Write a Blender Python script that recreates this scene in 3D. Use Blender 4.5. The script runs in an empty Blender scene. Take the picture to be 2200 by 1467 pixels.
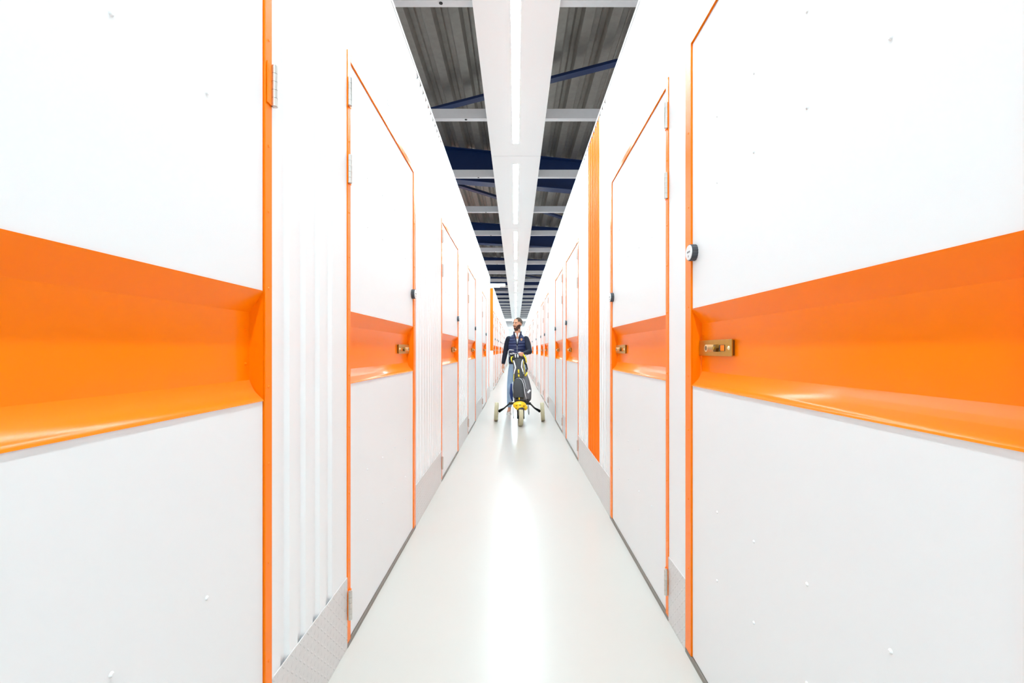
import bpy, bmesh, math, random
from mathutils import Vector, Matrix
from mathutils.bvhtree import BVHTree

random.seed(4)
scene = bpy.context.scene
C = scene.collection

# ------------------------------------------------------------------ camera
FPX, VX, VY, CAMZ = 978.0, 1108.0, 753.0, 1.2
cam_d = bpy.data.cameras.new('camera')
cam = bpy.data.objects.new('camera', cam_d); C.objects.link(cam)
cam.location = (0, 0, CAMZ)
cam.rotation_euler = (math.pi / 2, 0, 0)
cam_d.sensor_width = 36.0
cam_d.lens = 36.0 * FPX / 2200.0
cam_d.shift_x = -(VX - 1100.0) / 2200.0
cam_d.shift_y = (VY - 733.5) / 2200.0
cam_d.clip_start = 0.02
scene.camera = cam

# ------------------------------------------------------------------ world and exposure
world = bpy.data.worlds.new('world'); scene.world = world
world.use_nodes = True
world.node_tree.nodes['Background'].inputs[0].default_value = (0.95, 0.98, 1.0, 1)
world.node_tree.nodes['Background'].inputs[1].default_value = 1.15
scene.view_settings.view_transform = 'Standard'
scene.view_settings.look = 'None'
scene.view_settings.gamma = 1.0
scene.view_settings.exposure = 0.0
LED = 109.0            # radiance of the light strips
scene.cycles.max_bounces = 10
scene.cycles.diffuse_bounces = 7
scene.cycles.glossy_bounces = 4
scene.cycles.sample_clamp_indirect = 6.0


# ------------------------------------------------------------------ materials
def lin(c):
    return tuple(((v / 255) / 12.92 if v / 255 <= 0.04045 else (((v / 255) + 0.055) / 1.055) ** 2.4) for v in c)


def mat(name, rgb, rough=0.5, metal=0.0, spec=0.5, noise=0.0, nscale=30.0, bump=0.0, emit=0.0, coat=0.0):
    m = bpy.data.materials.new(name); m.use_nodes = True
    nt = m.node_tree; b = nt.nodes['Principled BSDF']
    col = lin(rgb)
    b.inputs['Base Color'].default_value = (*col, 1)
    b.inputs['Roughness'].default_value = rough
    b.inputs['Metallic'].default_value = metal
    b.inputs['Specular IOR Level'].default_value = spec
    b.inputs['Coat Weight'].default_value = coat
    b.inputs['Coat Roughness'].default_value = 0.08
    if emit:
        b.inputs['Emission Color'].default_value = (0.80, 1.0, 1.05, 1)
        b.inputs['Emission Strength'].default_value = emit
    tc = nt.nodes.new('ShaderNodeTexCoord')
    n = nt.nodes.new('ShaderNodeTexNoise'); n.inputs['Scale'].default_value = nscale
    n.inputs['Detail'].default_value = 5
    nt.links.new(tc.outputs['Object'], n.inputs['Vector'])
    if noise:
        mr = nt.nodes.new('ShaderNodeMapRange')
        mr.inputs['To Min'].default_value = 1 - noise; mr.inputs['To Max'].default_value = 1 + noise
        nt.links.new(n.outputs['Fac'], mr.inputs['Value'])
        mx = nt.nodes.new('ShaderNodeVectorMath'); mx.operation = 'SCALE'
        mx.inputs[0].default_value = col
        nt.links.new(mr.outputs['Result'], mx.inputs['Scale'])
        nt.links.new(mx.outputs['Vector'], b.inputs['Base Color'])
    if bump:
        bp = nt.nodes.new('ShaderNodeBump'); bp.inputs['Strength'].default_value = bump
        bp.inputs['Distance'].default_value = 0.002
        nt.links.new(n.outputs['Fac'], bp.inputs['Height'])
        nt.links.new(bp.outputs['Normal'], b.inputs['Normal'])
    return m


WHITE = (241, 241, 242)
M = dict(
    white=mat('white_paint', WHITE, 0.32, noise=0.012, nscale=3, bump=0.02, spec=0.4),
    whiterib=mat('white_ribbed_steel', (244, 245, 246), 0.22, noise=0.01, nscale=3, spec=0.5),
    orange=mat('orange_paint', (255, 125, 0), 0.25, noise=0.02, nscale=5, spec=0.22),
    orangerib=mat('orange_ribbed_steel', (255, 121, 0), 0.46, spec=0.05),
    floor=mat('floor_resin', (200, 194, 188), 0.26, noise=0.012, nscale=2.0, spec=0.55),
    panel=mat('panel_white', (250, 249, 249), 0.4, noise=0.005),
    led=mat('led_glow', (255, 255, 255), 0.5, emit=LED),
    ledsoft=mat('led_soft', (255, 255, 255), 0.5, emit=18.0),
    deck=mat('galvanised_deck', (150, 146, 140), 0.42, metal=0.6, noise=0.22, nscale=14),
    channel=mat('galvanised_channel', (226, 227, 230), 0.4, metal=0.1, noise=0.04, nscale=20),
    blue=mat('blue_steel', (3, 38, 88), 0.4, noise=0.06, nscale=6),
    steel=mat('hinge_steel', (212, 206, 200), 0.3, metal=0.85, noise=0.06, nscale=60),
    brass=mat('brass_plate', (190, 152, 62), 0.3, metal=0.9, noise=0.1, nscale=50),
    brasslight=mat('brass_light', (236, 218, 172), 0.3, metal=0.55, noise=0.05),
    brassdark=mat('brass_dark', (120, 88, 40), 0.35, metal=0.8, noise=0.1),
    black=mat('black_plastic', (30, 31, 34), 0.45, noise=0.08),
    lockring=mat('lock_ring', (58, 60, 66), 0.45, noise=0.06),
    lockface=mat('lock_face', (236, 236, 236), 0.35, noise=0.01),
    grey=mat('grey_print', (120, 120, 124), 0.5, noise=0.02),
    thresh=mat('threshold_grey', (132, 122, 114), 0.5, noise=0.05),
    dark=mat('dark_void', (40, 40, 42), 0.7, noise=0.1),
    redline=mat('pale_red_print', (226, 190, 190), 0.5, noise=0.02),
    skin=mat('skin', (214, 150, 118), 0.5, noise=0.05, nscale=20),
    hair=mat('hair_brown', (72, 56, 44), 0.7, noise=0.3, nscale=120, bump=0.5),
    beard=mat('beard_brown', (70, 40, 26), 0.7, noise=0.3, nscale=150, bump=0.5),
    lips=mat('lips', (182, 104, 92), 0.5, noise=0.03),
    eyew=mat('eye_white', (230, 226, 222), 0.2, noise=0.01),
    iris=mat('iris_brown', (52, 34, 24), 0.2, noise=0.05),
    knit=mat('navy_knit', (18, 20, 40), 0.85, noise=0.15, nscale=200, bump=0.3),
    shirt=mat('white_shirt', (236, 234, 240), 0.75, noise=0.02, nscale=40, bump=0.2),
    badge=mat('badge_tan', (196, 140, 96), 0.6, noise=0.1, nscale=200),
    jeans=mat('blue_denim', (156, 177, 204), 0.85, noise=0.14, nscale=25, bump=0.4),
    shoe=mat('pale_shoe', (214, 196, 190), 0.6, noise=0.05),
    sole=mat('white_sole', (236, 234, 230), 0.6, noise=0.02),
    tyre=mat('cream_tyre', (196, 184, 152), 0.6, noise=0.08, nscale=40),
    hub=mat('hub_dark', (52, 50, 48), 0.5, noise=0.05),
    yellow=mat('yellow_plastic', (246, 196, 0), 0.35, noise=0.04),
    lime=mat('lime_webbing', (232, 206, 30), 0.6, noise=0.05),
    bagdark=mat('bag_dark_fabric', (54, 54, 58), 0.75, noise=0.08, nscale=80, bump=0.3),
    baggrey=mat('bag_grey_fabric', (92, 88, 92), 0.75, noise=0.08, nscale=80, bump=0.3),
    bagblack=mat('bag_black_fabric', (22, 22, 30), 0.7, noise=0.08, nscale=80),
    bagwhite=mat('bag_white_trim', (232, 232, 236), 0.5, noise=0.02),
    club=mat('club_steel', (196, 196, 202), 0.3, metal=0.6, noise=0.05),
    clubred=mat('club_red', (140, 44, 50), 0.4, noise=0.03),
    bluecloth=mat('blue_cloth', (40, 60, 120), 0.8, noise=0.08),
)


def quilt_material():
    m = mat('navy_quilt', (34, 42, 84), 0.42, noise=0.1, nscale=30)
    nt = m.node_tree; b = nt.nodes['Principled BSDF']
    tc = nt.nodes.new('ShaderNodeTexCoord')
    w = nt.nodes.new('ShaderNodeTexWave'); w.bands_direction = 'Z'
    w.inputs['Scale'].default_value = 5.5; w.inputs['Distortion'].default_value = 1.0
    nt.links.new(tc.outputs['Object'], w.inputs['Vector'])
    bp = nt.nodes.new('ShaderNodeBump'); bp.inputs['Strength'].default_value = 0.7
    bp.inputs['Distance'].default_value = 0.01
    nt.links.new(w.outputs['Fac'], bp.inputs['Height'])
    nt.links.new(bp.outputs['Normal'], b.inputs['Normal'])
    return m


def checker_plate_material():
    """Raised lozenges of tread plate, alternating by cell, as bump and a slight gloss change."""
    m = mat('tread_plate', (222, 218, 217), 0.4, metal=0.3, noise=0.05, nscale=12)
    nt = m.node_tree; b = nt.nodes['Principled BSDF']; L = nt.links

    def mth(op, a, bb=None):
        n = nt.nodes.new('ShaderNodeMath'); n.operation = op
        for k, v in enumerate((a, bb)):
            if v is None: continue
            if isinstance(v, (int, float)): n.inputs[k].default_value = v
            else: L.new(v, n.inputs[k])
        return n.outputs[0]
    tc = nt.nodes.new('ShaderNodeTexCoord'); sp = nt.nodes.new('ShaderNodeSeparateXYZ')
    L.new(tc.outputs['Object'], sp.inputs[0])
    u = mth('MULTIPLY', sp.outputs[1], 38.0); v = mth('MULTIPLY', sp.outputs[2], 38.0)
    cu = mth('FLOOR', u); cv = mth('FLOOR', v)
    par = mth('FLOORED_MODULO', mth('ADD', cu, cv), 2.0)
    sg = mth('SUBTRACT', mth('MULTIPLY', par, 2.0), 1.0)
    pu = mth('SUBTRACT', mth('SUBTRACT', u, cu), 0.5); pv = mth('SUBTRACT', mth('SUBTRACT', v, cv), 0.5)
    spv = mth('MULTIPLY', sg, pv)
    a = mth('MULTIPLY', mth('ADD', pu, spv), 0.7071)
    c = mth('MULTIPLY', mth('SUBTRACT', pu, spv), 0.7071)
    d = mth('SQRT', mth('ADD', mth('POWER', mth('DIVIDE', a, 0.42), 2.0), mth('POWER', mth('DIVIDE', c, 0.15), 2.0)))
    mr = nt.nodes.new('ShaderNodeMapRange'); mr.interpolation_type = 'SMOOTHSTEP'
    mr.inputs['From Min'].default_value = 0.5; mr.inputs['From Max'].default_value = 1.0
    mr.inputs['To Min'].default_value = 1.0; mr.inputs['To Max'].default_value = 0.0
    L.new(d, mr.inputs['Value'])
    bp = nt.nodes.new('ShaderNodeBump'); bp.inputs['Strength'].default_value = 0.9
    bp.inputs['Distance'].default_value = 0.002
    L.new(mr.outputs['Result'], bp.inputs['Height']); L.new(bp.outputs['Normal'], b.inputs['Normal'])
    return m


M['quilt'] = quilt_material()
M['tread'] = checker_plate_material()


# ------------------------------------------------------------------ helpers
def link(name, me, parent=None):
    o = bpy.data.objects.new(name, me); C.objects.link(o)
    if parent is not None: o.parent = parent
    return o


def obj(name, bm, m, parent=None, smooth=False):
    bmesh.ops.recalc_face_normals(bm, faces=bm.faces[:])
    me = bpy.data.meshes.new(name); bm.to_mesh(me); bm.free()
    ms = m if isinstance(m, (list, tuple)) else [m]
    for x in ms: me.materials.append(M[x])
    if smooth:
        for p in me.polygons: p.use_smooth = True
    return link(name, me, parent)


def smooth_by_angle(o, deg=40):
    me = o.data
    for p in me.polygons: p.use_smooth = True
    me.set_sharp_from_angle(angle=math.radians(deg))


def tag(o, label=None, cat=None, group=None, kind=None):
    if label: o['label'] = label
    if cat: o['category'] = cat
    if group: o['group'] = group
    if kind: o['kind'] = kind
    return o


def thing(name, label, cat, loc=(0, 0, 0), group=None, kind=None):
    o = link(name, None); o.location = loc; o.empty_display_size = 0.1
    return tag(o, label, cat, group, kind)


def copy_tree(o, parent=None):
    c = o.copy(); C.objects.link(c)
    if parent is not None: c.parent = parent
    for ch in [x for x in TREE.get(o.name, [])]:
        copy_tree(ch, c)
    return c


TREE = {}


def index_tree():
    TREE.clear()
    for o in scene.objects:
        if o.parent is not None: TREE.setdefault(o.parent.name, []).append(o)


def box(bm, x0, x1, y0, y1, z0, z1, mi=0, bev=0.0):
    r = bmesh.ops.create_cube(bm, size=1.0)
    vs = r['verts']
    for v in vs:
        v.co = Vector(((x0 + x1) / 2 + v.co.x * (x1 - x0), (y0 + y1) / 2 + v.co.y * (y1 - y0), (z0 + z1) / 2 + v.co.z * (z1 - z0)))
    fs = {f for v in vs for f in v.link_faces}
    for f in fs: f.material_index = mi
    if bev:
        es = list({e for v in vs for e in v.link_edges})
        rr = bmesh.ops.bevel(bm, geom=es, offset=bev, segments=2, affect='EDGES', profile=0.5)
        for f in rr['faces']: f.material_index = mi


def quad(bm, pts, mi=0):
    f = bm.faces.new([bm.verts.new(p) for p in pts]); f.material_index = mi
    return f


def cyl(bm, p0, p1, r0, r1=None, seg=16, mi=0):
    p0 = Vector(p0); p1 = Vector(p1); r1 = r0 if r1 is None else r1
    d = (p1 - p0).normalized()
    a = Vector((0, 0, 1)) if abs(d.z) < 0.9 else Vector((1, 0, 0))
    u = d.cross(a).normalized(); w = d.cross(u)
    A = [bm.verts.new(p0 + (u * math.cos(t) + w * math.sin(t)) * r0) for t in [2 * math.pi * k / seg for k in range(seg)]]
    B = [bm.verts.new(p1 + (u * math.cos(t) + w * math.sin(t)) * r1) for t in [2 * math.pi * k / seg for k in range(seg)]]
    fs = [bm.faces.new((A[k], A[(k + 1) % seg], B[(k + 1) % seg], B[k])) for k in range(seg)]
    fs += [bm.faces.new(A[::-1]), bm.faces.new(B)]
    for f in fs: f.material_index = mi


def ball(bm, c, r, seg=20, rings=12, rot=None, mi=0):
    rx, ry, rz = (r, r, r) if isinstance(r, (int, float)) else r
    res = bmesh.ops.create_uvsphere(bm, u_segments=seg, v_segments=rings, radius=1.0)
    R = rot or Matrix.Identity(3)
    for v in res['verts']:
        v.co = R @ Vector((v.co.x * rx, v.co.y * ry, v.co.z * rz)) + Vector(c)
    for f in {f for v in res['verts'] for f in v.link_faces}: f.material_index = mi


def tube(bm, pts, radii, seg=14, cap=True, mi=0):
    """Tapered tube through points; radii may be floats or (across, depth) pairs."""
    P = [Vector(p) for p in pts]; rings = []
    prev = None
    for i, p in enumerate(P):
        d = (P[min(i + 1, len(P) - 1)] - P[max(i - 1, 0)]).normalized()
        if prev is None:
            a = Vector((0, 1, 0)) if abs(d.y) < 0.85 else Vector((0, 0, 1))
            w = (a - d * a.dot(d)).normalized()
        else:
            w = (prev - d * prev.dot(d)).normalized()
        prev = w; u = w.cross(d).normalized()
        r = radii[i] if i < len(radii) else radii[-1]
        ru, rw = (r, r) if isinstance(r, (int, float)) else r
        rings.append([bm.verts.new(p + u * ru * math.cos(t) + w * rw * math.sin(t)) for t in [2 * math.pi * k / seg for k in range(seg)]])
    fs = []
    for A, B in zip(rings, rings[1:]):
        fs += [bm.faces.new((A[k], A[(k + 1) % seg], B[(k + 1) % seg], B[k])) for k in range(seg)]
    if cap: fs += [bm.faces.new(rings[0][::-1]), bm.faces.new(rings[-1])]
    for f in fs: f.material_index = mi


def limb(bm, pts, radii):
    """Tube with a ball at every joint, for bodies that are remeshed afterwards."""
    tube(bm, pts, radii)
    for p, r in zip(pts, radii):
        rr = r if isinstance(r, (int, float)) else min(r)
        ball(bm, p, rr, 12, 8)


def remeshed(bm, voxel, smooth_it=3, factor=0.5):
    """Fuse overlapping closed volumes of a bmesh into one continuous mesh."""
    bmesh.ops.recalc_face_normals(bm, faces=bm.faces[:])
    me = bpy.data.meshes.new('tmp'); bm.to_mesh(me); bm.free()
    o = bpy.data.objects.new('tmp', me); C.objects.link(o)
    r = o.modifiers.new('r', 'REMESH'); r.mode = 'VOXEL'; r.voxel_size = voxel
    s = o.modifiers.new('s', 'SMOOTH'); s.iterations = smooth_it; s.factor = factor
    dg = bpy.context.evaluated_depsgraph_get()
    out = bpy.data.meshes.new_from_object(o.evaluated_get(dg))
    bpy.data.objects.remove(o); bpy.data.meshes.remove(me)
    for p in out.polygons: p.use_smooth = True
    return out


def mesh_obj(name, me, m, parent=None):
    me.name = name; me.materials.clear()
    for x in (m if isinstance(m, (list, tuple)) else [m]): me.materials.append(M[x])
    return link(name, me, parent)


def part_of_mesh(me, keep, offset=0.0, thick=0.0):
    """The faces of a mesh whose centre passes keep(), pushed out along the normals and given thickness."""
    bm = bmesh.new(); bm.from_mesh(me)
    bmesh.ops.delete(bm, geom=[f for f in bm.faces if not keep(f.calc_center_median(), f.normal)], context='FACES')
    bm.normal_update()
    nrm = {v: v.normal.copy() for v in bm.verts}
    for v in bm.verts: v.co += nrm[v] * offset
    if thick: bmesh.ops.solidify(bm, geom=bm.faces[:], thickness=thick)
    return bm


# ------------------------------------------------------------------ the setting: floor
WL, WR = -0.681, 0.680       # wall faces
Y0, Y1 = -3.2, 46.0          # corridor length
bm = bmesh.new(); box(bm, -4.0, 4.0, Y0 - 0.3, Y1 + 6, -0.12, 0.0)
tag(obj('floor', bm, 'floor'), 'glossy off-white resin corridor floor', 'floor', kind='structure')

# ------------------------------------------------------------------ ceiling deck: trapezoidal ribs running along the corridor
DECKZ = 4.8


def deck():
    bm = bmesh.new(); per = 0.29; x = -3.9; prof = []
    while x < 3.9:
        prof += [(x, 0.0), (x + 0.105, 0.0), (x + 0.135, 0.075), (x + 0.19, 0.075), (x + 0.2, 0.085), (x + 0.215, 0.075), (x + 0.26, 0.075)]
        x += per
    prof.append((x, 0.0))
    lo = [[bm.verts.new((px, yy, DECKZ + pz)) for px, pz in prof] for yy in (Y0 - 0.3, Y1 + 6)]
    hi = [[bm.verts.new((px, yy, DECKZ + 0.14)) for px in (prof[0][0], prof[-1][0])] for yy in (Y0 - 0.3, Y1 + 6)]
    for k in range(len(prof) - 1):
        bm.faces.new((lo[0][k], lo[0][k + 1], lo[1][k + 1], lo[1][k]))
    bm.faces.new((hi[0][0], hi[0][1], hi[1][1], hi[1][0]))
    for a in (0, 1): bm.faces.new(lo[a] + [hi[a][1], hi[a][0]])
    bm.faces.new((lo[0][0], lo[1][0], hi[1][0], hi[0][0])); bm.faces.new((lo[0][-1], lo[1][-1], hi[1][1], hi[0][1]))
    o = obj('ceiling', bm, 'deck')
    return tag(o, 'grey galvanised corrugated roof deck above the corridor', 'ceiling', kind='structure')


deck()

ORD = ['first', 'second', 'third', 'fourth', 'fifth', 'sixth', 'seventh', 'eighth', 'ninth', 'tenth', 'eleventh', 'twelfth',
       'thirteenth', 'fourteenth', 'fifteenth', 'sixteenth', 'seventeenth', 'eighteenth', 'nineteenth', 'twentieth',
       'twenty-first', 'twenty-second', 'twenty-third', 'twenty-fourth']


# blue roof rafters, slightly oblique to the corridor
def rafter_mesh(name):
    bm = bmesh.new(); L = 3.6
    box(bm, -L, L, -0.008, 0.008, -0.56, -0.012)
    r = obj(name, bm, 'blue')
    bm = bmesh.new(); box(bm, -L, L, -0.11, 0.11, -0.575, -0.555); box(bm, -L, L, -0.11, 0.11, -0.014, -0.0)
    return r, bm


raf0, fb = rafter_mesh('roof_rafter')
fl = obj('rafter_flange', fb, 'blue', raf0)
index_tree()
ang = math.atan2(0.58, 2.46)
k = 0
for i in range(-1, 10):
    y = 8.42 + 4.74 * i
    if i < 0: continue
    o = raf0 if k == 0 else copy_tree(raf0)
    o.location = (0, y, DECKZ); o.rotation_euler = (0, 0, ang)
    tag(o, f'dark blue deep steel roof rafter, {ORD[k]} from the near end', 'rafter', 'blue rafters under the roof deck', 'structure')
    k += 1


def brace(p, q, label):
    d = Vector(q) - Vector(p)
    bm = bmesh.new()
    L = d.length / 2
    box(bm, -L, L, -0.05, 0.05, -0.006, 0.006); box(bm, -L, L, 0.038, 0.05, 0.0, 0.085)
    o = obj('roof_brace', bm, 'blue'); mid = (Vector(p) + Vector(q)) / 2
    o.location = mid; o.rotation_euler = (0, 0, math.atan2(d.y, d.x))
    tag(o, label, 'brace', 'blue diagonal roof braces', 'structure')


bz = CAMZ + 3.42
brace((-3.5, 7.54, bz), (3.5, 4.40, bz), 'thin dark blue diagonal roof brace nearest the camera, rising to the right')
brace((-3.4, 7.35, bz), (3.4, 13.9, bz), 'thin dark blue diagonal roof brace just beyond the first deep rafter')
brace((-3.4, 16.9, bz), (3.4, 24.0, bz), 'thin dark blue diagonal roof brace beyond the third deep rafter')
brace((-3.4, 26.4, bz), (3.4, 33.4, bz), 'thin dark blue diagonal roof brace far down the corridor roof')

# ------------------------------------------------------------------ galvanised cross channels
CHZ = CAMZ + 2.90


def channel_proto():
    bm = bmesh.new(); L = 3.4
    t = 0.004
    prof = [(0.0, 0.0), (0.075, 0.0), (0.075, t), (t, t), (t, 0.115), (0.03, 0.115), (0.03, 0.12), (0.0, 0.12)]
    A = [bm.verts.new((-L, y, z)) for y, z in prof]; B = [bm.verts.new((L, y, z)) for y, z in prof]
    n = len(prof)
    for i in range(n): bm.faces.new((A[i], A[(i + 1) % n], B[(i + 1) % n], B[i]))
    bm.faces.new(A[::-1]); bm.faces.new(B)
    o = obj('roof_channel', bm, 'channel')
    bm = bmesh.new(); cyl(bm, (0, 0, -0.003), (0, 0, 0.002), 0.016, seg=20)
    h = obj('bolt_hole', bm, 'dark', o); h.location = (-0.625, 0.03, 0)
    h['label'] = 'black round punched hole'
    return o


ch0 = channel_proto(); index_tree()
n = 0
for i in range(0, 24):
    y = 3.80 + 1.917 * i - 0.03
    o = ch0 if n == 0 else copy_tree(ch0)
    o.location = (0, y, CHZ)
    tag(o, f'pale galvanised cross channel under the roof, {ORD[n]} from the near end', 'channel',
        'galvanised channels crossing the corridor ceiling', 'structure')
    n += 1

# ------------------------------------------------------------------ ceiling light panels with a narrow strip
LZ = CAMZ + 2.82
PL = 3.92


def light_proto():
    t = thing('ceiling_light', 'x', 'ceiling light')
    bm = bmesh.new(); g = 0.006
    x0, x1 = -0.352, 0.362; a, b = 0.08, 0.6
    s0, s1, w = 0.30, PL - 0.40, 0.040
    # a folded tray with an opening for the strip
    ys = [g, s0, s1, PL - g]; xs = [x0, -w, w, x1]
    V = [[bm.verts.new((x, y, 0)) for y in ys] for x in xs]
    for i in range(3):
        for j in range(3):
            if (i, j) != (1, 1): bm.faces.new((V[i][j], V[i + 1][j], V[i + 1][j + 1], V[i][j + 1]))
    T = {}
    for (i, j) in ((0, 0), (3, 0), (3, 3), (0, 3)):
        v = V[i][j]; T[(i, j)] = bm.verts.new((v.co.x, v.co.y, 0.05))
    for ring in ([(0, j) for j in range(4)], [(3, j) for j in range(4)], [(i, 0) for i in range(4)], [(i, 3) for i in range(4)]):
        c0, c1 = ring[0], ring[-1]
        bm.faces.new([V[i][j] for i, j in ring] + [T[c1], T[c0]])
    bm.faces.new((T[(0, 0)], T[(3, 0)], T[(3, 3)], T[(0, 3)]))
    U = [bm.verts.new((x, y, 0.02)) for x, y in ((-w, s0), (w, s0), (w, s1), (-w, s1))]
    Q = [V[1][1], V[2][1], V[2][2], V[1][2]]
    for k in range(4): bm.faces.new((Q[k], Q[(k + 1) % 4], U[(k + 1) % 4], U[k]))
    obj('panel', bm, 'panel', t)
    bm = bmesh.new(); box(bm, -w + 0.001, w - 0.001, s0 + 0.001, s1 - 0.001, 0.001, 0.018)
    d = obj('light_strip', bm, 'led', t); d['label'] = 'glowing white strip'
    return t


li0 = light_proto(); index_tree()
for i in range(13):
    y = 2.34 * 2.82 - 3 * PL + PL * i + 0.32   # joints, first module lies behind the camera
    y = 6.60 - 3 * PL + PL * i
    o = li0 if i == 0 else copy_tree(li0)
    o.location = (0, y, LZ)
    if i < 2:
        lab = 'white ceiling panel light over the corridor behind the viewer' if i == 0 else 'white ceiling panel light right above the viewer'
    elif i == 2:
        lab = 'nearest visible white ceiling panel light, its long strip running off the top'
    else:
        lab = f'white ceiling panel light with glowing strip, {ORD[i - 2]} from the near end'
    tag(o, lab, 'ceiling light', 'white panel lights hung in one line over the corridor')

# ------------------------------------------------------------------ storage doors
DW, DH = 1.248, 2.415


def door_proto(s, flip):
    """s: side of the corridor (-1 left, 1 right). Local y runs from the hinge side, x into the wall is s*d."""
    fy = -1 if flip else 1
    root = thing('door_proto', 'x', 'door')

    def B(bm, a0, a1, d0, d1, z0, z1, mi=0, bev=0.0):
        box(bm, min(s * d0, s * d1), max(s * d0, s * d1), min(fy * a0, fy * a1), max(fy * a0, fy * a1), z0, z1, mi, bev)

    def P(a, d, z): return Vector((s * d, fy * a, z))
    # frame: two jambs and a head
    bm = bmesh.new()
    B(bm, 0.0, 0.034, -0.0035, 0.03, 0.018, DH, bev=0.0012)
    B(bm, 1.190, DW, -0.0035, 0.03, 0.018, DH, bev=0.0012)
    B(bm, 0.034, 1.190, -0.0035, 0.03, DH - 0.03, DH, bev=0.0012)
    for z in (0.35, 0.62, 0.89, 1.10, 1.37, 1.58, 1.76, 2.05):
        for a in (0.018, 1.215): cyl(bm, P(a, -0.0058, z), P(a, -0.003, z), 0.0026, 0.0048, 10)
    obj('door_frame', bm, 'orange', root)
    A0, A1 = 0.037, 1.187
    TZ0, TZ1 = 1.068, 1.357
    for nm, z0, z1, rows in (('upper_panel', TZ1 + 0.003, DH - 0.034, (1.769, 1.994)), ('lower_panel', 0.022, TZ0 - 0.003, (0.653, 0.421))):
        bm = bmesh.new(); B(bm, A0, A1, 0.002, 0.04, z0, z1, bev=0.001)
        for z in rows:
            for k in range(4):
                a = A0 + 0.223 + 0.2375 * k
                cyl(bm, P(a, -0.0015, z), P(a, 0.003, z), 0.0028, 0.006, 10)
        obj(nm, bm, 'white', root)
    # recess tray
    bm = bmesh.new(); dp = 0.037; f = 0.004
    o4 = [P(A0, 0.001, TZ0), P(A1, 0.001, TZ0), P(A1, 0.001, TZ1), P(A0, 0.001, TZ1)]
    i4 = [P(A0 + 0.002, dp, 1.121), P(A1 - 0.002, dp, 1.121), P(A1 - 0.002, dp, 1.303), P(A0 + 0.002, dp, 1.303)]
    q4 = [P(A0, -0.001, TZ0 - f), P(A1, -0.001, TZ0 - f), P(A1, -0.001, TZ1 + f), P(A0, -0.001, TZ1 + f)]
    O = [bm.verts.new(p) for p in o4]; I = [bm.verts.new(p) for p in i4]; Q = [bm.verts.new(p) for p in q4]
    # lower ledge: rolled from the lip to the back
    led = [(0.001, TZ0), (0.012, 1.0785), (0.023, 1.0895), (0.030, 1.102), (dp, 1.121)]
    cols = [[O[0]] + [bm.verts.new(P(A0, d, z)) for d, z in led[1:-1]] + [I[0]], [O[1]] + [bm.verts.new(P(A1, d, z)) for d, z in led[1:-1]] + [I[1]]]
    for k in range(4): bm.faces.new((cols[0][k], cols[1][k], cols[1][k + 1], cols[0][k + 1])).smooth = True
    bm.faces.new([O[2], I[2]] + cols[1][::-1]); bm.faces.new([O[3], I[3]] + cols[0][::-1])
    bm.faces.new((O[2], O[3], I[3], I[2]))
    bm.faces.new(I)
    for k in (0, 2): bm.faces.new((Q[k], Q[(k + 1) % 4], O[(k + 1) % 4], O[k]))
    tr = obj('handle_recess', bm, 'orange', root); tr['label'] = 'orange recessed tray'
    for a in (A0 + 0.022, A1 - 0.02):
        bm = bmesh.new()
        for z in (1.165, 1.255): cyl(bm, P(a, dp - 0.006, z), P(a, dp, z), 0.003, 0.004, 8)
        obj('rivet', bm, 'orange', tr)
    # latch plate
    bm = bmesh.new()
    B(bm, 0.918, 1.180, dp - 0.012, dp - 0.008, 1.181, 1.238, bev=0.0008)
    lp = obj('latch_plate', bm, 'brass', root); lp['label'] = 'brass latch plate'
    bm = bmesh.new(); cyl(bm, P(1.058, -0.001, 1.2085), P(1.058, dp - 0.011, 1.2085), 0.0128, seg=20)
    cyl(bm, P(1.058, -0.0016, 1.2085), P(1.058, 0.001, 1.2085), 0.0085, seg=20, mi=1)
    smooth_by_angle(obj('latch_barrel', bm, ['brasslight', 'brassdark'], lp))
    bm = bmesh.new(); cyl(bm, P(1.024, dp - 0.022, 1.2085), P(1.024, dp - 0.011, 1.2085), 0.0145, seg=6)
    cyl(bm, P(1.024, dp - 0.026, 1.2085), P(1.024, dp - 0.011, 1.2085), 0.006, seg=12, mi=1)
    obj('latch_bolt', bm, ['brassdark', 'brass'], lp)
    bm = bmesh.new(); B(bm, 0.966, 1.008, dp - 0.0128, dp - 0.0122, 1.198, 1.2195, mi=1); B(bm, 0.969, 0.998, dp - 0.0134, dp - 0.0127, 1.199, 1.2185)
    obj('slot', bm, ['orange', 'dark'], lp)
    bm = bmesh.new(); cyl(bm, P(0.938, dp - 0.016, 1.2085), P(0.938, dp - 0.011, 1.2085), 0.004, 0.0078, seg=12)
    obj('screw', bm, 'brasslight', lp)
    bm = bmesh.new(); B(bm, 0.922, 1.176, dp - 0.0085, dp - 0.0005, 1.184, 1.235)
    obj('plate_backing', bm, 'brassdark', lp)
    # round lock
    bm = bmesh.new(); ca, cz = 1.163, 1.572
    pts = []
    N = 36
    for k in range(N):
        t = 2 * math.pi * k / N; r = 0.0315 if k % 2 else 0.0302
        pts.append((ca + r * math.cos(t), cz + r * math.sin(t)))
    Av = [bm.verts.new(P(a, 0.002, z)) for a, z in pts]; Bv = [bm.verts.new(P(a, -0.020, z)) for a, z in pts]
    for k in range(N): bm.faces.new((Av[k], Av[(k + 1) % N], Bv[(k + 1) % N], Bv[k]))
    bm.faces.new(Bv); bm.faces.new(Av)
    lk = obj('round_lock', bm, 'lockring', root); lk['label'] = 'dark ribbed round lock with white dial face'
    bm = bmesh.new(); cyl(bm, P(ca, -0.0235, cz), P(ca, -0.019, cz), 0.0275, 0.029, seg=32)
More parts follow.
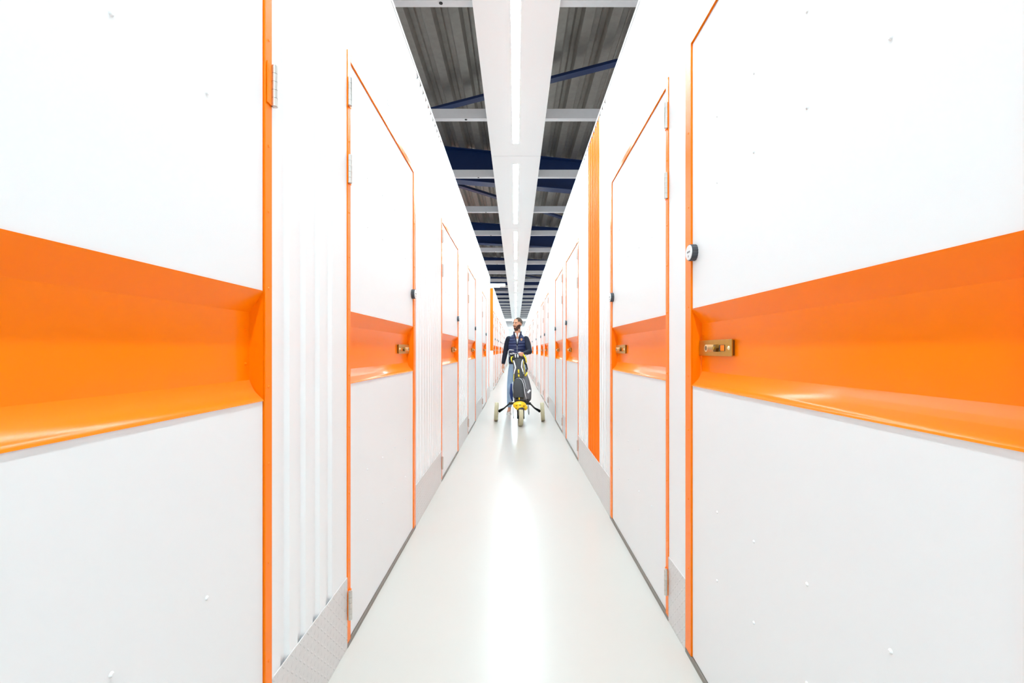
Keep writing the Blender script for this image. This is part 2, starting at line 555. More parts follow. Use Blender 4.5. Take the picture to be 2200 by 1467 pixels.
    obj('dial_face', bm, 'lockface', lk)
    bm = bmesh.new(); B(bm, ca - 0.015, ca + 0.013, -0.0242, -0.0232, cz - 0.001, cz + 0.005); B(bm, ca - 0.003, ca + 0.003, -0.0242, -0.0232, cz - 0.018, cz - 0.010)
    obj('dial_mark', bm, 'grey', lk)
    # three hinges with knuckles
    for zc in (0.171, 1.932, 2.244):
        bm = bmesh.new()
        for k in range(5):
            z0 = zc - 0.056 + 0.0226 * k
            cyl(bm, P(0.003, -0.012, z0), P(0.003, -0.012, z0 + 0.0216), 0.0085, seg=16)
        cyl(bm, P(0.003, -0.012, zc - 0.057), P(0.003, -0.012, zc + 0.059), 0.0055, seg=10)
        hg = obj('hinge', bm, 'steel', root); smooth_by_angle(hg)
        bm = bmesh.new(); B(bm, -0.004, 0.030, -0.008, -0.005, zc - 0.056, zc + 0.056)
        lf = obj('hinge_leaf', bm, 'orange', hg)
    # sticker on the header above
    if not flip:
        bm = bmesh.new(); B(bm, 0.553, 0.66, -0.0016, 0.0, 2.448, 2.556)
        st = obj('number_sticker', bm, 'lockface', root); st['label'] = 'small white number sticker above the door'
        bm = bmesh.new()
        for z in (2.5535, 2.4505): B(bm, 0.555, 0.658, -0.0022, -0.0015, z, z + 0.0012, mi=1)
        B(bm, 0.555, 0.658, -0.0022, -0.0015, 2.468, 2.4692, mi=1)
        rnd = random.Random(3)
        for row, (zz, cols) in enumerate(((2.522, 5), (2.503, 5))):
            for c_ in range(cols):
                a = 0.572 + c_ * 0.016
                B(bm, a, a + 0.0035, -0.0022, -0.0015, zz - 0.006, zz + 0.006)
                if rnd.random() < 0.8: B(bm, a + 0.0036, a + 0.009, -0.0022, -0.0015, zz + rnd.choice((-0.006, 0.0, 0.004)), zz + 0.006)
        obj('printed_number', bm, ['grey', 'redline'], st)
    return root


LDOORS = [0.018, 1.835, 4.163, 6.47, 9.22, 13.80, 15.35, 16.75, 18.95, 20.35, 22.9, 25.6, 27.0, 31.5, 34.0]
RDOORS = [0.568, 2.020, 4.926, 6.58, 9.46, 11.08, 13.85, 17.50, 21.0, 22.5, 25.0, 27.6, 31.6, 34.0]
protoL = door_proto(-1, False); protoR = door_proto(1, False); protoF = door_proto(-1, True)
index_tree()
NAMED = {(-1, 0): 'large white storage door on the left cut by the photo edge, orange recess without latch in view',
         (-1, 1): 'white storage door in the left wall, orange frame, next after the near left edge door',
         (1, 0): 'large white storage door on the right cut by the photo edge, brass latch in its orange recess',
         (1, 1): 'white storage door in the right wall between the near edge door and the orange ribbed panel'}
used = {}
num = 0
for side, lst in ((-1, LDOORS), (1, RDOORS)):
    for i, y in enumerate(lst):
        num += 1
        pr = protoF if (side == -1 and i == 0) else (protoL if side == -1 else protoR)
        o = pr if pr.name not in used else copy_tree(pr)
        used[pr.name] = 1
        o.name = f'door_{num}'
        used[o.name] = 1
        if o is pr: index_tree()
        pr_y = y + DW if pr is protoF else y
        o.location = (WL if side == -1 else WR, pr_y, 0)
        sn = 'left' if side == -1 else 'right'
        lab = NAMED.get((side, i), f'white storage door with orange frame and recess, {ORD[i]} along the {sn} wall')
        tag(o, lab, 'door', f'storage doors along the {sn} wall', 'structure')

# ------------------------------------------------------------------ walls
WH = 3.13
KH = 0.286


def corrugated(s, y0, y1, z0, z1, per=0.1, depth=0.011, notch=0.03):
    """Ribbed sheet: flat crests with narrow grooves, thickness behind it; grooves stop short at the top."""
    bm = bmesh.new(); n = max(1, round((y1 - y0) / per)); p = (y1 - y0) / n
    prof = []
    for k in range(n):
        y = y0 + k * p
        prof += [(y, 0.0), (y + p * 0.46, 0.0), (y + p * 0.58, depth), (y + p * 0.86, depth), (y + p * 0.98, 0.0)]
    prof.append((y1, 0.0))
    F0 = [bm.verts.new((s * d, y, z0)) for y, d in prof]
    F1 = [bm.verts.new((s * d, y, z1 - (notch if d > 0 else 0))) for y, d in prof]
    t = 0.002
    G0 = [bm.verts.new((s * (d + t), y, z0)) for y, d in prof]
    G1 = [bm.verts.new((s * (d + t), y, z1 - (notch if d > 0 else 0))) for y, d in prof]
    for k in range(len(prof) - 1):
        bm.faces.new((F0[k], F0[k + 1], F1[k + 1], F1[k])); bm.faces.new((G0[k], G0[k + 1], G1[k + 1], G1[k]))
        bm.faces.new((F1[k], F1[k + 1], G1[k + 1], G1[k])); bm.faces.new((F0[k], F0[k + 1], G0[k + 1], G0[k]))
    for e in (0, -1): bm.faces.new((F0[e], F1[e], G1[e], G0[e]))
    return bm


def build_wall(side, doors, flats, oranges, opening):
    s = side; sn = 'left' if s < 0 else 'right'
    root = thing('wall_' + sn, f'white ribbed and panelled {sn} corridor wall of storage units', 'wall', (WL if s < 0 else WR, 0, 0), kind='structure')

    def B(bm, y0, y1, d0, d1, z0, z1, mi=0, bev=0.0):
        box(bm, min(s * d0, s * d1), max(s * d0, s * d1), y0, y1, z0, z1, mi, bev)
    # backing behind doors and panels, in runs on either side of the opening
    runs = [(Y0, Y1)] if not opening else [(Y0, opening[0]), (opening[1], Y1)]
    for a, b in runs:
        bm = bmesh.new(); B(bm, a, b, 0.075, 0.10, 0.0, WH - 0.01)
        obj('backing', bm, 'dark', root)
        bm = bmesh.new()
        B(bm, a, b, -0.004, 0.06, WH - 0.022, WH, bev=0.001)
        obj('top_trim', bm, 'channel' if False else 'white', root)
    inner = sorted(doors)
    edges = [Y0]
    for y in inner: edges += [y, y + DW]
    edges.append(Y1)
    gaps = [(edges[k], edges[k + 1]) for k in range(0, len(edges), 2)]
    for y in inner:
        bm = bmesh.new(); B(bm, y, y + DW, 0.0, 0.03, DH, WH - 0.022)
        obj('header_panel', bm, 'white', root)
        bm = bmesh.new(); B(bm, y, y + DW, -0.004, 0.05, 0.0, 0.017)
        obj('threshold', bm, 'thresh', root)['label'] = 'grey threshold strip under a door'
    for a, b in gaps:
        if b - a < 0.01: continue
        segs = []
        cuts = [(a, b)]
        if opening and a < opening[0] < b: cuts = [(a, opening[0]), (opening[1], b)]
        for (c, d) in cuts:
            if d - c < 0.005: continue
            bm = bmesh.new(); B(bm, c + 0.001, d - 0.001, -0.003, 0.0, 0.001, KH)
            obj('kick_plate', bm, 'tread', root)['label'] = 'aluminium tread-plate kick plate'
            marks = [(p0, p1, 'o') for p0, p1 in oranges if c - 1e-6 <= p0 < d]
            marks += [(p0, p1, 'f') for p0, p1 in flats if c - 1e-6 <= p0 < d]
            marks.sort(); y = c
            for p0, p1, kk in marks:
                if p0 > y + 0.01: segs.append((y, p0, 'c'))
                segs.append((p0, p1, kk)); y = p1
            if d > y + 0.01: segs.append((y, d, 'c'))
        for c, d, kk in segs:
            z0 = KH - 0.06
            if kk == 'f' or (kk == 'c' and d - c < 0.45 and d > 6):
                bm = bmesh.new(); B(bm, c + 0.001, d - 0.001, 0.0, 0.03, z0, WH - 0.022, bev=0.0008)
                obj('flat_panel', bm, 'white', root)
            else:
                bm = corrugated(s, c + 0.0008, d - 0.0008, z0, WH - 0.022)
                oo = obj('ribbed_panel', bm, 'orangerib' if kk == 'o' else 'whiterib', root)
                if kk == 'o': oo['label'] = 'orange ribbed wall panel'
    return root


OPL = (12.1, 13.70)
wl = build_wall(-1, LDOORS, [(1.690, 1.835), (OPL[1], 13.80)], [(11.45, 11.62)], OPL)
wr = build_wall(1, RDOORS, [(1.822, 2.020), (3.268, 3.40), (6.174, 6.58), (10.708, 11.08)], [(3.694, 4.263), (20.2, 20.45)], None)

# side passage off the left wall: two return walls
bm = bmesh.new(); box(bm, -3.9, WL, OPL[1] - 0.045, OPL[1] - 0.002, 0.0, 1.2)
rw = thing('wall_passage_far', 'return wall of the side passage, orange above and white below', 'wall', (0, 0, 0), kind='structure')
obj('lower_wall', bm, 'white', rw)
bm = bmesh.new(); box(bm, -3.9, WL, OPL[1] - 0.045, OPL[1] - 0.002, 1.2, 3.07)
obj('orange_wall', bm, 'orange', rw)['label'] = 'orange upper wall'
bm = bmesh.new(); box(bm, -3.9, WL, OPL[1] - 0.045, OPL[1] - 0.002, 3.07, WH)
obj('upper_trim', bm, 'white', rw)
bm = bmesh.new(); box(bm, -3.9, WL - 0.002, OPL[0] + 0.002, OPL[0] + 0.04, 0.0, WH)
tag(obj('wall_passage_near', bm, 'white'), 'white near return wall of the side passage', 'wall', kind='structure')
bm = bmesh.new(); box(bm, -3.95, -3.9, OPL[0], OPL[1], 0, WH)
tag(obj('wall_passage_end', bm, 'white'), 'white wall at the end of the side passage', 'wall', kind='structure')
# light of the side passage
t = thing('passage_light', 'white linear light across the side passage opening on the left', 'ceiling light', (0, 12.75, 2.98))
bm = bmesh.new(); box(bm, -3.2, -0.29, -0.07, 0.07, 0.012, 0.09, bev=0.004); obj('housing', bm, 'panel', t)
bm = bmesh.new(); box(bm, -3.1, -0.45, -0.05, 0.05, 0.0, 0.011); obj('light_strip', bm, 'ledsoft', t)
bm = bmesh.new(); cyl(bm, (-0.36, 0, 0.0), (-0.36, 0, 0.03), 0.03, 0.05, 20); obj('sensor', bm, 'lockface', t)
for x in (-3.0, -2.2):
    bm = bmesh.new(); cyl(bm, (x, 0, 0.085), (x, 0, DECKZ - 2.98), 0.004, seg=8); obj('hanger_rod', bm, 'steel', t)

# far end of the corridor, and an added back wall
bm = bmesh.new(); box(bm, -4, 4, Y1 + 0.5, Y1 + 0.6, 0, DECKZ)
tag(obj('wall_far', bm, 'white'), 'white wall closing the far end of the corridor', 'wall', kind='structure')
bm = bmesh.new(); box(bm, -4, 4, Y0 - 0.2, Y0 - 0.1, 0, DECKZ)  # unseen wall added to hold the light in; the corridor itself continues
tag(obj('wall_back_added', bm, 'white'), 'unseen white wall added behind the viewer to close in the light', 'wall', kind='structure')
bm = bmesh.new(); box(bm, -0.9, 0.9, 30.0, 30.12, 3.14, 3.30, bev=0.004)
tag(obj('trim_1', bm, 'white'), 'white beam crossing the corridor far behind the man', 'beam', kind='structure')
bm = bmesh.new(); box(bm, -0.9, 0.9, 41.0, 41.12, 3.14, 3.34, bev=0.004)
tag(obj('trim_2', bm, 'white'), 'white beam crossing near the far end of the corridor', 'beam', kind='structure')


# ------------------------------------------------------------------ the man
MY = 8.66
man = thing('person', 'bearded man in navy quilted jacket and light blue jeans walking behind the golf trolley', 'person', (0, MY, 0))
YAW = Matrix.Rotation(math.radians(-38), 3, 'Z')
HC = Vector((0.036, 0.0, 1.700))


def H(x, y, z): return HC + YAW @ Vector((x, y, z))


def body():
    bm = bmesh.new()
    # head in its own turned frame
    ball(bm, H(0, 0.014, 0.040), (0.075, 0.096, 0.088), rot=YAW)
    ball(bm, H(0, -0.022, -0.015), (0.066, 0.074, 0.085), rot=YAW)
    ball(bm, H(0, -0.040, -0.070), (0.050, 0.050, 0.046), rot=YAW)
    ball(bm, H(0, -0.066, -0.098), (0.026, 0.022, 0.022), rot=YAW)
    ball(bm, H(0, -0.070, 0.034), (0.056, 0.026, 0.016), rot=YAW)
    for sx in (-1, 1):
        ball(bm, H(sx * 0.036, -0.066, -0.022), (0.022, 0.018, 0.018), rot=YAW)
        ball(bm, H(sx * 0.074, 0.012, -0.006), (0.009, 0.019, 0.031), rot=YAW @ Matrix.Rotation(sx * 0.3, 3, 'Z'))
        ball(bm, H(sx * 0.012, -0.106, -0.024), (0.010, 0.012, 0.008), 10, 8, rot=YAW)
    tube(bm, [H(0, -0.088, 0.026), H(0, -0.106, 0.0), H(0, -0.122, -0.018), H(0, -0.104, -0.030)], [0.010, 0.011, 0.013, 0.009], 10)
    ball(bm, H(0, -0.096, -0.052), (0.024, 0.012, 0.009), rot=YAW)
    ball(bm, H(0, -0.092, -0.064), (0.021, 0.012, 0.008), rot=YAW)
    # neck and trunk
    limb(bm, [(0.034, 0.02, 1.46), (0.034, 0.012, 1.53), (0.036, 0.012, 1.64)], [0.066, 0.056, 0.056])
    tube(bm, [(0.03, 0.02, 0.90), (0.03, 0.02, 0.97), (0.03, 0.02, 1.08), (0.03, 0.02, 1.25), (0.03, 0.02, 1.38), (0.032, 0.02, 1.46), (0.034, 0.02, 1.50)],
         [(0.120, 0.08), (0.135, 0.09), (0.14, 0.095), (0.165, 0.11), (0.165, 0.105), (0.12, 0.08), (0.06, 0.06)], 24)
    # arms
    limb(bm, [(-0.125, 0.02, 1.405), (-0.160, 0.022, 1.32), (-0.193, 0.03, 1.19), (-0.218, 0.00, 1.06), (-0.238, -0.03, 0.955)], [0.040, 0.042, 0.038, 0.033, 0.026])
    limb(bm, [(0.185, 0.02, 1.405), (0.224, -0.03, 1.32), (0.254, -0.15, 1.180), (0.198, -0.26, 1.160), (0.125, -0.40, 1.135)], [0.040, 0.042, 0.038, 0.033, 0.026])
    # hanging hand (the wearer's right)
    ball(bm, (-0.247, -0.042, 0.895), (0.018, 0.036, 0.050), rot=Matrix.Rotation(0.2, 3, 'Y'))
    tube(bm, [(-0.238, -0.03, 0.955), (-0.244, -0.038, 0.915)], [(0.022, 0.026), (0.017, 0.034)])
    for k, (dy, L) in enumerate(((-0.028, 0.070), (-0.010, 0.080), (0.009, 0.074), (0.026, 0.058))):
        b0 = Vector((-0.250, -0.044 + dy, 0.860))
        limb(bm, [b0, b0 + Vector((0.000, -0.002, -L * 0.5)), b0 + Vector((0.014, -0.004, -L * 0.82)), b0 + Vector((0.027, -0.006, -L))], [0.0088, 0.0082, 0.0076, 0.0066])
    limb(bm, [(-0.238, -0.060, 0.915), (-0.226, -0.086, 0.885), (-0.218, -0.092, 0.852)], [0.012, 0.0095, 0.0078])
    # hand on the bag rim (the wearer's left)
    tube(bm, [(0.125, -0.40, 1.135), (0.110, -0.46, 1.146)], [(0.026, 0.024), (0.032, 0.018)])
    ball(bm, (0.104, -0.500, 1.156), (0.036, 0.050, 0.016))
    for k, (dx, L) in enumerate(((-0.030, 0.066), (-0.011, 0.076), (0.008, 0.072), (0.026, 0.056))):
        b0 = Vector((0.102 + dx, -0.540, 1.160))
        limb(bm, [b0, b0 + Vector((-0.004, -L * 0.46, 0.000)), b0 + Vector((-0.006, -L * 0.66, -0.030)), b0 + Vector((-0.006, -L * 0.60, -0.062))], [0.0092, 0.0088, 0.0082, 0.0070])
    limb(bm, [(0.074, -0.490, 1.150), (0.050, -0.530, 1.146), (0.038, -0.560, 1.132)], [0.012, 0.0098, 0.0080])
    # legs
    limb(bm, [(-0.050, 0.02, 0.88), (-0.080, 0.0, 0.68), (-0.106, -0.02, 0.50), (-0.114, 0.02, 0.32), (-0.120, 0.04, 0.10)], [0.070, 0.062, 0.048, 0.042, 0.032])
    limb(bm, [(0.106, 0.02, 0.88), (0.098, 0.02, 0.68), (0.086, 0.03, 0.50), (0.080, 0.14, 0.32), (0.075, 0.27, 0.13)], [0.070, 0.062, 0.048, 0.042, 0.032])
    limb(bm, [(-0.120, 0.04, 0.065), (-0.130, -0.10, 0.045)], [0.036, 0.030])
    limb(bm, [(0.075, 0.28, 0.09), (0.075, 0.16, 0.045)], [0.036, 0.030])
    me = remeshed(bm, 0.0055, 4)
    return me


bme = body()
mesh_obj('body', bme, 'skin', man)
Yi = YAW.transposed()


def hl(c):  # to head frame
    return Yi @ (c - HC)


def is_hair(c, n):
    p = hl(c)
    if p.z < -0.05: return False
    if p.y < -0.055: return p.z > 0.105
    line = 0.088 if p.y < -0.02 else (0.02 if p.y < 0.012 else (-0.012 if p.y < 0.03 else -0.05))
    if p.y < -0.005 and abs(p.x) > 0.045: line = 0.045
    if abs(p.x) > 0.074 and p.z < 0.03: return False
    return p.z > line


def is_beard(c, n):
    p = hl(c)
    if p.z > 0.0 or p.z < -0.125 or p.y > 0.012 or abs(p.x) > 0.072: return False
    if c.z < 1.565: return False
    if p.y > -0.03 and p.z < -0.088: return False
    edge = -0.052 - 0.25 * max(0.0, 0.03 - abs(p.x)) if abs(p.x) < 0.035 else -0.052 + (abs(p.x) - 0.035) * 1.55
    if abs(p.x) < 0.024 and -0.070 < p.z < -0.046: return False
    if abs(p.x) < 0.030 and -0.046 <= p.z < -0.036: return p.y < -0.08
    return p.z < edge


obj('hair', part_of_mesh(bme, is_hair, 0.005, 0.006), 'hair', man, True)
obj('beard', part_of_mesh(bme, is_beard, 0.003, 0.005), 'beard', man, True)
for sx in (-1, 1):
    bm = bmesh.new(); ball(bm, H(sx * 0.031, -0.082, 0.012), (0.0125, 0.0085, 0.0062), 14, 10, rot=YAW)
    e = obj('eye', bm, 'eyew', man, True)
    bm = bmesh.new(); ball(bm, H(sx * 0.031 - 0.001, -0.0865, 0.012), (0.0068, 0.0055, 0.0060), 12, 8, rot=YAW)
    obj('iris', bm, 'iris', e, True)
    bm = bmesh.new(); tube(bm, [H(sx * 0.014, -0.098, 0.030), H(sx * 0.032, -0.095, 0.036), H(sx * 0.050, -0.080, 0.031)], [0.003, 0.004, 0.0025], 8)
    obj('eyebrow', bm, 'hair', man, True)
bm = bmesh.new(); tube(bm, [H(-0.022, -0.102, -0.055), H(0, -0.110, -0.058), H(0.022, -0.102, -0.055)], [0.002, 0.0045, 0.002], 8)
obj('mouth', bm, 'lips', man, True)


# clothes
def torso_bm(g, z0):
    bm = bmesh.new()
    tube(bm, [(0.03, 0.02, z0), (0.03, 0.02, z0 + 0.03), (0.028, 0.02, 1.10), (0.03, 0.018, 1.25), (0.03, 0.018, 1.37), (0.03, 0.022, 1.435), (0.034, 0.022, 1.478), (0.034, 0.02, 1.50)],
         [(0.150 + g, 0.108 + g), (0.158 + g, 0.112 + g), (0.155 + g, 0.112 + g), (0.172 + g, 0.118 + g), (0.172 + g, 0.112 + g), (0.152 + g, 0.092 + g), (0.112 + g, 0.072 + g), (0.080 + g, 0.060 + g)], 32)
    return bm


bm = torso_bm(-0.004, 1.02)
tube(bm, [(0.034, 0.02, 1.47), (0.034, 0.015, 1.545)], [0.070, 0.068], 20)
shm = remeshed(bm, 0.008, 4)


def in_v(c):
    w = (c.z - 1.285) / (1.53 - 1.285) * 0.060
    return c.y < 0.0 and c.z > 1.285 and abs(c.x - 0.026) < max(0.004, w)


# open shirt collar: cut a V of skin
sb = part_of_mesh(shm, lambda c, n: not (c.z > 1.528 or (c.y < 0 and c.z > 1.455 and abs(c.x - 0.028) < (c.z - 1.455) / 0.08 * 0.036)), 0.0, 0.003)
obj('shirt', sb, 'shirt', man, True)
bm = torso_bm(0.010, 0.965)
tube(bm, [(0.034, 0.026, 1.46), (0.034, 0.030, 1.585)], [0.088, 0.078], 24)
jm = remeshed(bm, 0.008, 5)
jb = part_of_mesh(jm, lambda c, n: not (in_v(c) or (c.z > 1.566) or (c.z < 0.972 and n.z < -0.7)), 0.0, 0.005)
jk = obj('jacket', jb, 'quilt', man, True); jk['label'] = 'navy quilted zip jacket'
bvh = BVHTree.FromPolygons([v.co.copy() for v in jm.vertices], [tuple(p.vertices) for p in jm.polygons])


def front_patch(bm, pts, off=0.003):
    """Project a polygon given in x,z onto the jacket front."""
    vs = []
    for x, z in pts:
        hit = bvh.ray_cast(Vector((x, -1.0, z)), Vector((0, 1, 0)))
        y = hit[0].y if hit[0] is not None else -0.1
        vs.append(Vector((x, y - off, z)))
    F = [bm.verts.new(v) for v in vs]; G = [bm.verts.new(v + Vector((0, off + 0.002, 0))) for v in vs]
    n = len(F)
    bm.faces.new(F)
    bm.faces.new(G[::-1])
    for k in range(n): bm.faces.new((F[k], F[(k + 1) % n], G[(k + 1) % n], G[k]))


bm = bmesh.new()
for k in range(10):
    z = 1.285 - 0.031 * k
    front_patch(bm, [(0.024, z), (0.029, z), (0.029, z - 0.0305), (0.024, z - 0.0305)], 0.004)
obj('zip', bm, 'steel', jk)
bm = bmesh.new()
front_patch(bm, [(0.090, 1.425), (0.100, 1.430), (0.108, 1.436), (0.116, 1.430), (0.126, 1.425), (0.124, 1.40), (0.108, 1.38), (0.092, 1.40)], 0.006)
obj('badge', bm, 'badge', jk)['label'] = 'small tan crest badge'
# collar wings
for sx in (-1, 1):
    bm = bmesh.new()
    tube(bm, [(0.03 + sx * 0.052, -0.045, 1.53), (0.03 + sx * 0.040, -0.078, 1.475), (0.03 + sx * 0.018, -0.108, 1.37), (0.028, -0.118, 1.29)], [(0.012, 0.006), (0.011, 0.006), (0.008, 0.005), (0.004, 0.004)], 10)
    obj('collar_edge', bm, 'knit', jk, True)
    bm = bmesh.new()
    tube(bm, [(0.03 + sx * 0.040, -0.046, 1.535), (0.03 + sx * 0.032, -0.072, 1.49), (0.03 + sx * 0.022, -0.086, 1.455)], [(0.018, 0.004), (0.018, 0.004), (0.006, 0.003)], 10)
    obj('shirt_collar', bm, 'shirt', man, True)
for pts, rad in (([(-0.130, 0.02, 1.415), (-0.160, 0.022, 1.33), (-0.193, 0.03, 1.19), (-0.218, 0.00, 1.06), (-0.236, -0.028, 0.965)], [0.064, 0.059, 0.051, 0.044, 0.036]),
                 ([(0.192, 0.02, 1.415), (0.226, -0.03, 1.33), (0.256, -0.15, 1.180), (0.200, -0.26, 1.160), (0.137, -0.375, 1.138)], [0.064, 0.060, 0.053, 0.045, 0.036])):
    bm = bmesh.new(); limb(bm, pts, rad)
    sm = remeshed(bm, 0.008, 4)
    mesh_obj('sleeve', sm, 'knit', jk)['label'] = 'dark navy knitted sleeve'
bm = bmesh.new(); tube(bm, [(0.03, 0.02, 0.945), (0.03, 0.02, 0.985)], [(0.158, 0.116), (0.166, 0.122)], 32)
obj('hem', bm, 'knit', jk, True)
# jeans
bm = bmesh.new()
tube(bm, [(0.028, 0.02, 0.80), (0.03, 0.02, 0.88), (0.03, 0.02, 0.96)], [(0.140, 0.108), (0.166, 0.120), (0.155, 0.110)], 28)
ball(bm, (0.028, 0.05, 0.86), (0.15, 0.10, 0.10))
limb(bm, [(-0.050, 0.02, 0.85), (-0.080, 0.00, 0.68), (-0.106, -0.02, 0.50), (-0.114, 0.02, 0.32), (-0.120, 0.04, 0.150)], [0.092, 0.080, 0.063, 0.056, 0.048])
limb(bm, [(0.106, 0.02, 0.85), (0.098, 0.02, 0.68), (0.086, 0.03, 0.50), (0.080, 0.14, 0.32), (0.076, 0.245, 0.185)], [0.092, 0.080, 0.063, 0.056, 0.048])
mesh_obj('jeans', remeshed(bm, 0.009, 4), 'jeans', man)
# shoes
for (x, y, z, pitch) in ((-0.122, 0.04, 0.0, 0.0), (0.075, 0.275, 0.012, 0.18)):
    R = Matrix.Rotation(pitch, 3, 'X')
    def S(a, b, c): return Vector((x, y, z)) + R @ Vector((a, b, c))
    bm = bmesh.new()
    tube(bm, [S(0, 0.055, 0.040), S(0, 0.0, 0.052), S(-0.002, -0.08, 0.045), S(-0.004, -0.15, 0.036), S(-0.004, -0.195, 0.030)],
         [(0.030, 0.030), (0.038, 0.045), (0.044, 0.036), (0.042, 0.026), (0.022, 0.016)], 18)
    ball(bm, S(0, 0.045, 0.045), (0.034, 0.034, 0.042)); ball(bm, S(-0.004, -0.18, 0.032), (0.036, 0.034, 0.022))
    sh = mesh_obj('shoe', remeshed(bm, 0.006, 3), 'shoe', man)
    bm = bmesh.new()
    prof = [(0.0, 0.082, .03), (0, 0.05, .037), (0, -0.05, .038), (0, -0.13, .047), (0, -0.19, .040), (0, -0.215, .016)]
    lo = []; hi = []
    out = [(w, b) for _, b, w in prof] + [(-w, b) for _, b, w in reversed(prof)]
    lo = [bm.verts.new(S(a - 0.003, b, 0.0)) for a, b in out]; hi = [bm.verts.new(S(a - 0.003, b, 0.024)) for a, b in out]
    bm.faces.new(lo[::-1]); bm.faces.new(hi)
    for k in range(len(out)): bm.faces.new((lo[k], lo[(k + 1) % len(out)], hi[(k + 1) % len(out)], hi[k]))
    obj('sole', bm, 'sole', sh)


# ------------------------------------------------------------------ golf trolley
TY = 7.24
tr = thing('golf_trolley', 'three-wheeled golf trolley with yellow motor cover and cream wheels', 'golf trolley', (0.068, TY, 0))


def wheel(name, cx, cy, r, w, parent, tilt=0.0, toe=0.0):
    bm = bmesh.new(); seg = 40
    prof = [(-w / 2, r * 0.80), (-w / 2, r * 0.93), (-w * 0.36, r * 0.985), (-w * 0.15, r), (w * 0.15, r), (w * 0.36, r * 0.985), (w / 2, r * 0.93), (w / 2, r * 0.80)]
    R = Matrix.Rotation(toe, 3, 'Z') @ Matrix.Rotation(tilt, 3, 'Y')
    rings = []
    for k in range(seg):
        t = 2 * math.pi * k / seg
        rings.append([bm.verts.new(Vector((cx, cy, r)) + R @ Vector((a, q * math.cos(t), q * math.sin(t)))) for a, q in prof])
    n = len(prof)
    for k in range(seg):
        A, B_ = rings[k], rings[(k + 1) % seg]
        for j in range(n): bm.faces.new((A[j], A[(j + 1) % n], B_[(j + 1) % n], B_[j]))
    ty = obj(name, bm, 'tyre', parent); smooth_by_angle(ty, 35)
    bm = bmesh.new()
    def T(a, b, c): return Vector((cx, cy, r)) + R @ Vector((a, b, c))
    cyl(bm, T(-w * 0.36, 0, 0), T(w * 0.36, 0, 0), r * 0.80, seg=32)
    cyl(bm, T(-w * 0.52, 0, 0), T(w * 0.52, 0, 0), r * 0.25, seg=20)
    obj('wheel_hub', bm, 'hub', ty)
    return ty


wheel('front_wheel', 0.010, 0.0, 0.140, 0.066, tr, tilt=0.03, toe=0.07)
wheel('rear_wheel', -0.068 - 0.330, 0.53, 0.158, 0.066, tr, tilt=0.05, toe=0.02)
wheel('rear_wheel', -0.068 + 0.457, 0.53, 0.158, 0.066, tr, tilt=-0.06, toe=-0.05)
# fork
for sx in (-1, 1):
    bm = bmesh.new()
    tube(bm, [(0.010 + sx * 0.048, 0.0, 0.135), (0.010 + sx * 0.050, 0.03, 0.22), (0.006 + sx * 0.046, 0.06, 0.30)], [(0.010, 0.022), (0.010, 0.024), (0.014, 0.030)], 10)
    cyl(bm, (0.010 + sx * 0.034, 0, 0.14), (0.010 + sx * 0.060, 0, 0.14), 0.026, seg=18)
    obj('fork', bm, 'black', tr, True)
# motor housing
bm = bmesh.new()
ball(bm, (-0.006, 0.10, 0.318), (0.112, 0.12, 0.066)); ball(bm, (-0.004, 0.06, 0.292), (0.090, 0.10, 0.050)); ball(bm, (0.085, 0.10, 0.28), (0.040, 0.07, 0.045))
ho = mesh_obj('motor_cover', remeshed(bm, 0.007, 4), 'yellow', tr); ho['label'] = 'yellow motor cover'
bm = bmesh.new()
ball(bm, (0.016, -0.008, 0.276), (0.052, 0.045, 0.030), 16, 10); obj('visor', bm, 'hub', ho, True)
for (x, y, z) in ((-0.052, 0.000, 0.325), (0.002, -0.012, 0.336), (0.056, 0.005, 0.315), (-0.055, -0.008, 0.285)):
    bm = bmesh.new(); ball(bm, (x, y, z), (0.016, 0.014, 0.006), 12, 8); obj('cover_slot', bm, 'black', ho, True)
# chassis: central beam, upright, cross arms
bm = bmesh.new()
tube(bm, [(0, 0.10, 0.30), (0, 0.30, 0.33), (-0.01, 0.56, 0.46), (-0.02, 0.95, 0.86), (-0.03, 1.10, 1.02)], [(0.028, 0.02), (0.026, 0.02), (0.02, 0.016), (0.016, 0.014), (0.014, 0.014)], 12)
obj('frame_tube', bm, 'black', tr, True)
for sx, xe in ((-1, -0.068 - 0.330 + 0.036), (1, -0.068 + 0.457 - 0.036)):
    bm = bmesh.new()
    tube(bm, [(sx * 0.05, 0.28, 0.325), (sx * 0.125, 0.32, 0.325), (sx * 0.175, 0.36, 0.315)], [(0.024, 0.020)] * 3, 12)
    tube(bm, [(sx * 0.170, 0.355, 0.318), (xe - sx * 0.10, 0.47, 0.225), (xe - sx * 0.01, 0.53, 0.165)], [0.012, 0.014, 0.026], 12)
    obj('axle_arm', bm, 'black', tr, True)
# handle loop
bm = bmesh.new()
tube(bm, [(-0.03, 1.10, 1.02), (-0.12, 1.12, 1.06), (-0.195, 1.12, 1.11), (-0.205, 1.12, 1.18), (-0.185, 1.12, 1.212), (-0.10, 1.11, 1.205)], [0.011] * 6, 10)
obj('handle', bm, 'club', tr, True)['label'] = 'grey tubular handle loop'
bm = bmesh.new(); box(bm, -0.175, -0.095, 1.08, 1.125, 1.06, 1.17, bev=0.012); obj('console', bm, 'black', tr)
bm = bmesh.new(); box(bm, -0.19, -0.14, 1.10, 1.12, 1.02, 1.068, bev=0.006); obj('clip', bm, 'black', tr)
